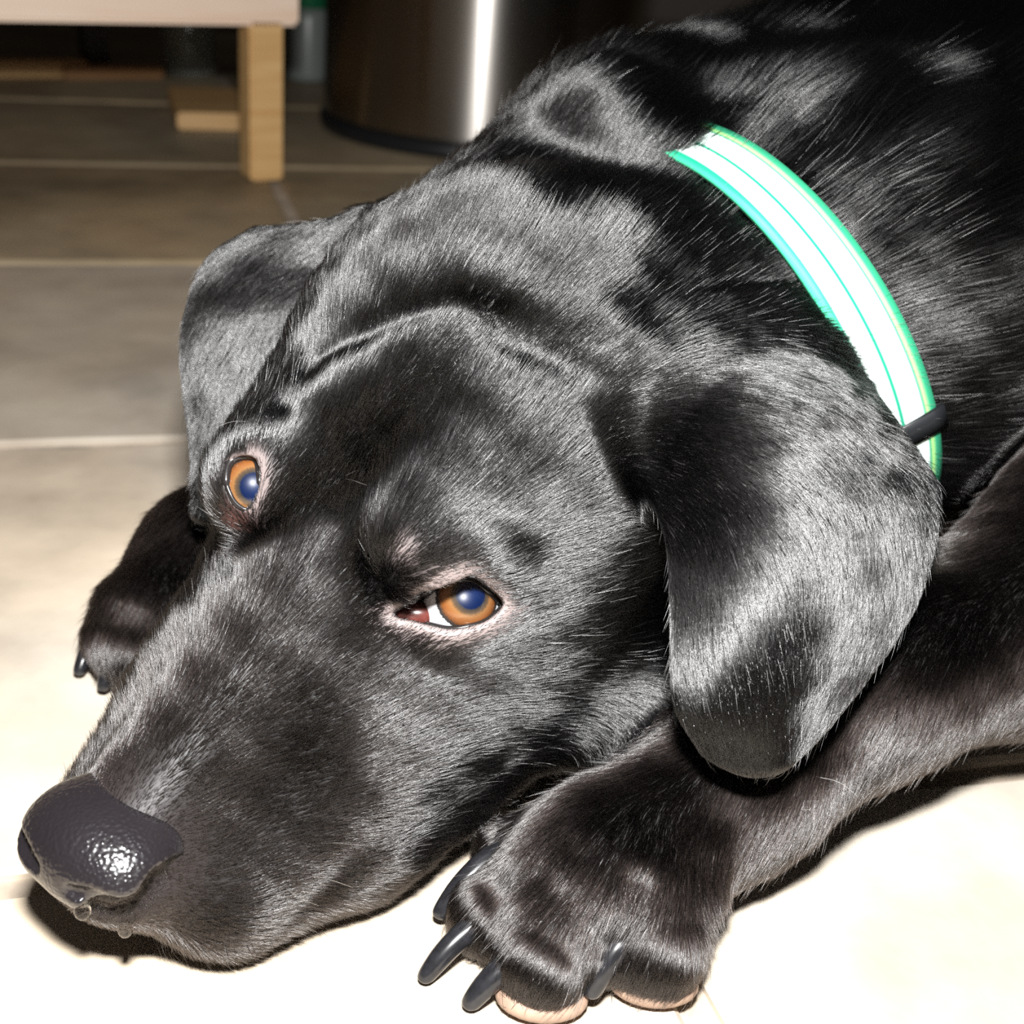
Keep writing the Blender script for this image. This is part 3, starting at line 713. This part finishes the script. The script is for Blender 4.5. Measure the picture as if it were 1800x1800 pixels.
m_eye = eye_mat(); m_rim = simple('wet_black_lid', (.012, .010, .010), .25); m_red = simple('red_inner_lid', (.07, .017, .013), .3, noise=.4, scale=300)
prof = []
cz0 = math.sqrt(EYE_R**2-8.0**2); crr = 8.9; cz = cz0-math.sqrt(crr**2-8.0**2)
for a in np.linspace(0, math.asin(8.0/crr), 16): prof.append((crr*math.sin(a)+1e-3, cz+crr*math.cos(a)))
for a in np.linspace(math.asin(8.0/EYE_R), math.pi, 30)[1:]: prof.append((EYE_R*math.sin(a)+1e-3, EYE_R*math.cos(a)))
eye_me = bm_mesh('eye', lathe([(r*.001, z*.001) for r, z in prof[::-1]], 64), True)
for i, gp in enumerate([(826, 1047), (447, 856)]):
    E = EYES[i]; v = norm(ray(*gp)); o = CAM*1000-E; bq = o@v; t = -bq-math.sqrt(max(bq*bq-(o@o-EYE_R**2), 0)); g = norm(o+v*t)
    eo = obj('eye', eye_me, m_eye, dog); eo.matrix_local = Matrix.Translation(Vector(E*.001)) @ Vector(g).to_track_quat('Z', 'Y').to_matrix().to_4x4()
    eo['label'] = ['amber eye with its white showing', 'amber eye half hidden by the bridge of the muzzle'][i]
    lp = catmull(np.array((LID_PX, LID2_PX)[i], float), 4, closed=True)
    ax = np.array(EYE_AX[i]); q2 = np.array([px_on(i, *p) for p in lp]); zs = np.sqrt(np.maximum((EYE_R+.8)**2-(q2**2).sum(1), 0))
    zs = np.maximum(zs, 5.5-np.maximum(np.linalg.norm(q2, axis=1)-EYE_R, 0)*.35)
    W = E+np.c_[q2*1.0, zs]@ax
    obj('eyelid_rim', tube_mesh('eyelid_rim', W*.001, np.where(q2[:, 1] > 1.0, .0013, .0008), 8, True), m_rim, dog)
    if i: continue
    c2 = px_on(i, *[(731, 1079), (418, 922)][i]); rr_ = [(6.5, 3.8, 4.2), (3.5, 6.5, 4.5)][i]
    te = bmesh.new(); bmesh.ops.create_uvsphere(te, u_segments=20, v_segments=12, radius=1)
    Rm = ax.T
    for vt in te.verts: vt.co = Vector((E+Rm@(np.array([c2[0], c2[1], 4.0])+np.array(vt.co)*np.array(rr_)))*.001)
    obj('inner_eyelid', bm_mesh('inner_eyelid', te, True), m_red, dog)

# ------------------------------------------------------------------ nose
nose = [hel((96.5, 0, -18.5), (13.5, 17.5, 11.5), 1), hel((95, 11, -20.5), (12.5, 9, 9), 6), hel((95, -11, -20.5), (12.5, 9, 9), 6), hel((86, 0, -20), (14, 14, 9), 6)]
def trace_on(f, pts):
    V_ = np.array([ray(*p) for p in pts]); t = np.full(len(pts), 200.)
    for _ in range(80): t = t+np.clip(f((CAM*1000+V_*t[:, None]).astype(np.float32)), -10, 30)*.8
    return CAM*1000+V_*t[:, None]
SLIT = trace_on(lambda X: fold(nose, X), catmull([(122, 1570), (165, 1586), (200, 1594), (235, 1586), (258, 1566), (268, 1545), (278, 1530)], 2))
SLIT_H = ((SLIT-HO)@HR)/HS
SLITS = [SLIT, hw(SLIT_H*np.array([1, -1, 1]))]
SR = np.interp(np.arange(len(SLIT)), [0, 2, 5, 8, len(SLIT)-1], [2.0, 2.6, 1.5, 1.0, .7])
def nose_field(X):
    d = fold(nose, X)
    for P in SLITS:
        for a, b, r1, r2 in zip(P[:-1], P[1:], SR[:-1], SR[1:]): d = smax(d, -dist(rc(a, b, r1, r2, 1), X), 1.2)
    for s, P in zip((1, -1), SLITS):
        P2 = P+hv((.1, 0, -1))*9.6
        for a, b in (zip(P2[3:-1], P2[4:]) if s == 1 else ()): d = smax(d, -dist(rc(a, b, 9, 9, 1), X), 1.5)
    return smax(d, -dist(rc(hw((112, 0, -24)), hw((106, 0, -40)), .9, 1.2, 1), X), 1.5)
c0 = hw((95, 0, -22)); NG = [np.arange(c0[a]-34, c0[a]+34, .75).astype(np.float32) for a in range(3)]
ND = nose_field(np.stack(np.meshgrid(*NG, indexing='ij'), -1).reshape(-1, 3)).reshape([len(g) for g in NG])
NV, NQ = surface_nets(ND, NG)
m_nose, nt, b = mat('wet_nose_leather'); b.inputs['Base Color'].default_value = (.012, .010, .0115, 1); b.inputs['Roughness'].default_value = .24; b.inputs['Specular IOR Level'].default_value = .6
tc = nt.nodes.new('ShaderNodeTexCoord'); vo = nt.nodes.new('ShaderNodeTexVoronoi'); vo.inputs['Scale'].default_value = 1000; vo.feature = 'SMOOTH_F1'
bp = nt.nodes.new('ShaderNodeBump'); bp.inputs['Strength'].default_value = .4; bp.inputs['Distance'].default_value = .0006; bp.invert = True
nt.links.new(tc.outputs['Object'], vo.inputs['Vector']); nt.links.new(vo.outputs['Distance'], bp.inputs['Height']); nt.links.new(bp.outputs[0], b.inputs['Normal'])
obj('nose', mesh_quads('nose', NV*.001, NQ), m_nose, dog)

# ------------------------------------------------------------------ claws, toe pads, whiskers
m_claw = simple('grey_horn', (.012, .012, .014), .25, noise=.3, scale=500, Specular_IOR_Level=.5); m_pad = simple('tan_pad', (.27, .18, .13), .6, noise=.15, scale=300)
def claw(b_, t_, zb, r, zt=.0015):
    A = on_floor(*b_, zb)*1000; Z = on_floor(*t_, zt)*1000; dr = Z-A
    path = catmull([A-dr*.5-[0, 0, max(3, zb*1000-9)], A, A+dr*.5+np.array([0, 0, zb*1000*.16]), Z-dr*.08+[0, 0, 1.2], Z], 5)
    rr = np.interp(np.linspace(0, 1, len(path)), [0, .3, .6, .85, .96, 1], [r, r, r*.85, r*.6, r*.42, r*.15])
    return obj('claw', tube_mesh('claw', path*.001, rr*.001, 14), m_claw, dog)
for c in [((866, 1508), (770, 1614), .016, 3.6, .004), ((832, 1628), (744, 1726), .0125, 3.4), ((908, 1686), (823, 1772), .0125, 3.7), ((1098, 1656), (1036, 1752), .0185, 3.8, .006),
          ((176, 1108), (138, 1187), .013, 3.2, .003), ((218, 1138), (180, 1214), .015, 3.4, .004)]: claw(*c)
for px, py, rx, ry in [(952, 1752, 12, 8), (1148, 1727, 12, 8), (240, 1185, 10, 7)]:
    te = bmesh.new(); bmesh.ops.create_uvsphere(te, u_segments=24, v_segments=12, radius=1); c = on_floor(px, py, .0045)
    for vt in te.verts: vt.co = Vector(c)+Vector((vt.co.x*rx*.001, vt.co.y*ry*.001, vt.co.z*.0043))
    obj('toe_pad', bm_mesh('toe_pad', te, True), m_pad, dog)

# whiskers and stray pale hairs, drops of drool
m_wh = bpy.data.materials.new('pale_hair'); m_wh.use_nodes = True; nt = m_wh.node_tree; nt.nodes.clear()
h2 = nt.nodes.new('ShaderNodeBsdfHairPrincipled'); h2.model = 'CHIANG'; h2.parametrization = 'COLOR'; h2.inputs['Color'].default_value = (.55, .48, .42, 1); h2.inputs['Roughness'].default_value = .3
o2 = nt.nodes.new('ShaderNodeOutputMaterial'); nt.links.new(h2.outputs[0], o2.inputs['Surface'])
def strands(name, lines, mt, rad):
    pts = []
    for L, off in lines:
        A, _ = trace([L[0][0]], [L[0][1]]); d0 = (A[0]-CAM*1000)@FW
        Wd = np.array([atm(x, y, d0-1.0-off*k/(len(L)-1)) for k, (x, y) in enumerate(L)]); Wd[0] = A[0]
        c = catmull(Wd, 4); i = np.linspace(0, len(c)-1, 8); pts.append(np.stack([np.interp(i, np.arange(len(c)), c[:, a]) for a in range(3)], 1))
    P = np.array(pts); P[..., 2] = np.maximum(P[..., 2], .6); cu = bpy.data.hair_curves.new(name); cu.add_curves([8]*len(P)); cu.attributes['position'].data.foreach_set('vector', np.ascontiguousarray(P*.001, np.float32).ravel())
    ra = cu.attributes.get('radius') or cu.attributes.new('radius', 'FLOAT', 'POINT')
    ra.data.foreach_set('value', np.tile(np.linspace(1, .25, 8)*rad*.001, len(P)).astype(np.float32)); cu.materials.append(mt)
    o = bpy.data.objects.new(name, cu); COL.objects.link(o); o.parent = dog; o['kind'] = 'stuff'; return o
pale = [([(450, 745), (415, 740), (380, 750)], 6), ([(462, 760), (430, 757), (400, 762)], 6), ([(513, 588), (511, 600), (520, 617)], 4), ([(608, 842), (622, 845), (645, 853)], 3),
        ([(625, 828), (616, 832), (608, 836)], 3), ([(262, 1212), (290, 1220), (345, 1232)], 4), ([(1435, 1365), (1475, 1375), (1508, 1400)], 4), ([(1404, 1425), (1412, 1424), (1425, 1422)], 2), ([(560, 1484), (590, 1482), (640, 1486)], 6),
        ([(540, 1540), (575, 1545), (620, 1560)], 6), ([(500, 1560), (530, 1580), (560, 1592)], 6)]
strands('pale_hairs', pale, m_wh, .10)
rg = np.random.default_rng(3); wh = []
for k in range(26):
    x = rg.uniform(270, 560); y0 = np.interp(x, [270, 350, 420, 480, 560], [1640, 1655, 1658, 1650, 1610]); L = rg.uniform(35, 75); a = math.radians(rg.uniform(60, 100)-(x-270)*.12)
    wh.append(([(x, y0), (x+L*.6*math.cos(a), y0+L*.6*math.sin(a)), (x+L*math.cos(a-.2), y0+L*math.sin(a-.2))], rg.uniform(2, 8)))
strands('whiskers', wh, m_fur, .055)
m_drop = simple('water', (1, 1, 1), .02, noise=0); b_ = m_drop.node_tree.nodes['Principled BSDF']; b_.inputs['Transmission Weight'].default_value = 1; b_.inputs['IOR'].default_value = 1.33
for x, y, r in ((146, 1604, 2.0), (221, 1636, 1.9)):
    A, _ = trace([x], [y-10]); te = bmesh.new(); bmesh.ops.create_uvsphere(te, u_segments=16, v_segments=12, radius=1); c = A[0]-FW*.6+np.array([0, 0, -1.0])
    for vt in te.verts: vt.co = Vector((c+np.array(vt.co)*np.array([r, r, r*1.25]))*.001)
    obj('drool_drop', bm_mesh('drool_drop', te, True), m_drop, dog)

# ------------------------------------------------------------------ collar
CN = norm(np.array([.75, .49, .46])); CC = NC-CN*31
ca = norm(np.cross(CN, [0, 0, 1])); cb = np.cross(CN, ca)
def ring_r(off, th):
    c = CC+CN*off; dv = np.cos(th)[:, None]*ca+np.sin(th)[:, None]*cb; lo, hi = np.full(len(th), 30.), np.full(len(th), 190.)
    t = np.full(len(th), 170.)
    for _ in range(60): t = t-np.maximum(fold(body[:2], (c+dv*t[:, None]).astype(np.float32)), -5)*.6
    return c, dv, t
th = np.linspace(0, 2*math.pi, 121)[:-1]
def band(off0, off1, lift0, thick, nw=7):
    rows = []
    for o in np.linspace(off0, off1, nw):
        c, dv, t = ring_r(o, th); t = np.real(np.fft.ifft(np.fft.fft(t)*(np.abs(np.fft.fftfreq(120, 1/120)) < 6)))
        rows.append((c, dv, t))
    Vv = []
    for o_ in (lift0, lift0+thick):
        for c, dv, t in (rows if o_ == lift0+thick else rows[::-1]):
            Vv.append(c+dv*(t+o_)[:, None])
    return np.array(Vv)                                  # closed loop of strips (2*nw, 120, 3)
m_band, nt, b = mat('mint_webbing'); N = nt.nodes; Lk = nt.links
uvn = N.new('ShaderNodeUVMap'); sx = N.new('ShaderNodeSeparateXYZ'); Lk.new(uvn.outputs[0], sx.inputs[0]); r = N.new('ShaderNodeValToRGB'); r.color_ramp.interpolation = 'LINEAR'; e = r.color_ramp.elements
mint, tealc, white, lime = (.04, .42, .22), (.008, .28, .16), (.78, .95, .88), (.42, .75, .25)
stops = [(0, mint), (.08, tealc), (.13, tealc), (.17, white), (.42, white), (.45, tealc), (.48, tealc), (.51, white), (.78, white), (.82, tealc), (.86, lime), (.92, mint), (1, mint)]
e[0].position, e[1].position = 0, 1; e[0].color = (*stops[0][1], 1); e[1].color = (*stops[-1][1], 1)
for p_, c_ in stops[1:-1]: x = e.new(p_); x.color = (*c_, 1)
Lk.new(sx.outputs[1], r.inputs['Fac']); Lk.new(r.outputs[0], b.inputs['Base Color']); b.inputs['Roughness'].default_value = .5
wv = N.new('ShaderNodeTexWave'); wv.inputs['Scale'].default_value = 60; Lk.new(uvn.outputs[0], wv.inputs['Vector']); bp = N.new('ShaderNodeBump'); bp.inputs['Strength'].default_value = .15; bp.inputs['Distance'].default_value = .0005
Lk.new(wv.outputs['Fac'], bp.inputs['Height']); Lk.new(bp.outputs[0], b.inputs['Normal'])
def band_obj(name, off0, off1, l0, tk, mt, parent=None, sel=None):
    B = band(off0, off1, l0, tk); nr = len(B); nw = nr//2; Vv = B.reshape(-1, 3)*.001; Fc, UV = [], []
    js = range(120) if sel is None else sel
    for i in range(nr):
        for j in js:
            k, l = (i+1) % nr, (j+1) % 120; Fc.append((i*120+j, i*120+l, k*120+l, k*120+j))
            a = [(i-nw)/(nw-1), (k-nw)/(nw-1)] if nw <= i < nr-1 else ([1, 1] if i == nr-1 else ([0, 0] if i == nw-1 else [1-i/(nw-1), 1-k/(nw-1)]))
            UV += [(j/120*18, a[0]), ((j+1)/120*18, a[0]), ((j+1)/120*18, a[1]), (j/120*18, a[1])]
    if sel is not None: Fc.append(tuple(i*120+sel[0] for i in range(nr))); Fc.append(tuple(i*120+(sel[-1]+1) % 120 for i in range(nr))[::-1]); UV += [(0, 0)]*(2*nr)
    me = mesh_np(name, Vv, Fc); uvl = me.uv_layers.new(name='UVMap'); uvl.data.foreach_set('uv', np.array(UV, np.float32).ravel())
    if sel is not None:
        bm = bmesh.new(); bm.from_mesh(me); bmesh.ops.delete(bm, geom=[v for v in bm.verts if not v.link_faces], context='VERTS'); bm.to_mesh(me); bm.free()
    return obj(name, me, mt, parent)
collar = band_obj('dog_collar', -11, 11, 2.5, 2.2, m_band)
collar['label'] = 'mint green striped webbing collar around the neck of the black dog'; collar['category'] = 'collar'
kp = norm(at(1572, 735, .43)*1000-CC); kth = math.atan2(kp@cb, kp@ca) % (2*math.pi); kj = int(kth/(2*math.pi)*120)
band_obj('keeper_loop', -13, 13, 1.8, 4.2, m_black, collar, [(kj-1) % 120, kj % 120])
uvc, dc_ = proj(band(-.5, .5, 3, 1, 2)[3]*.001); print('collar px', np.round(uvc[::4]).tolist())
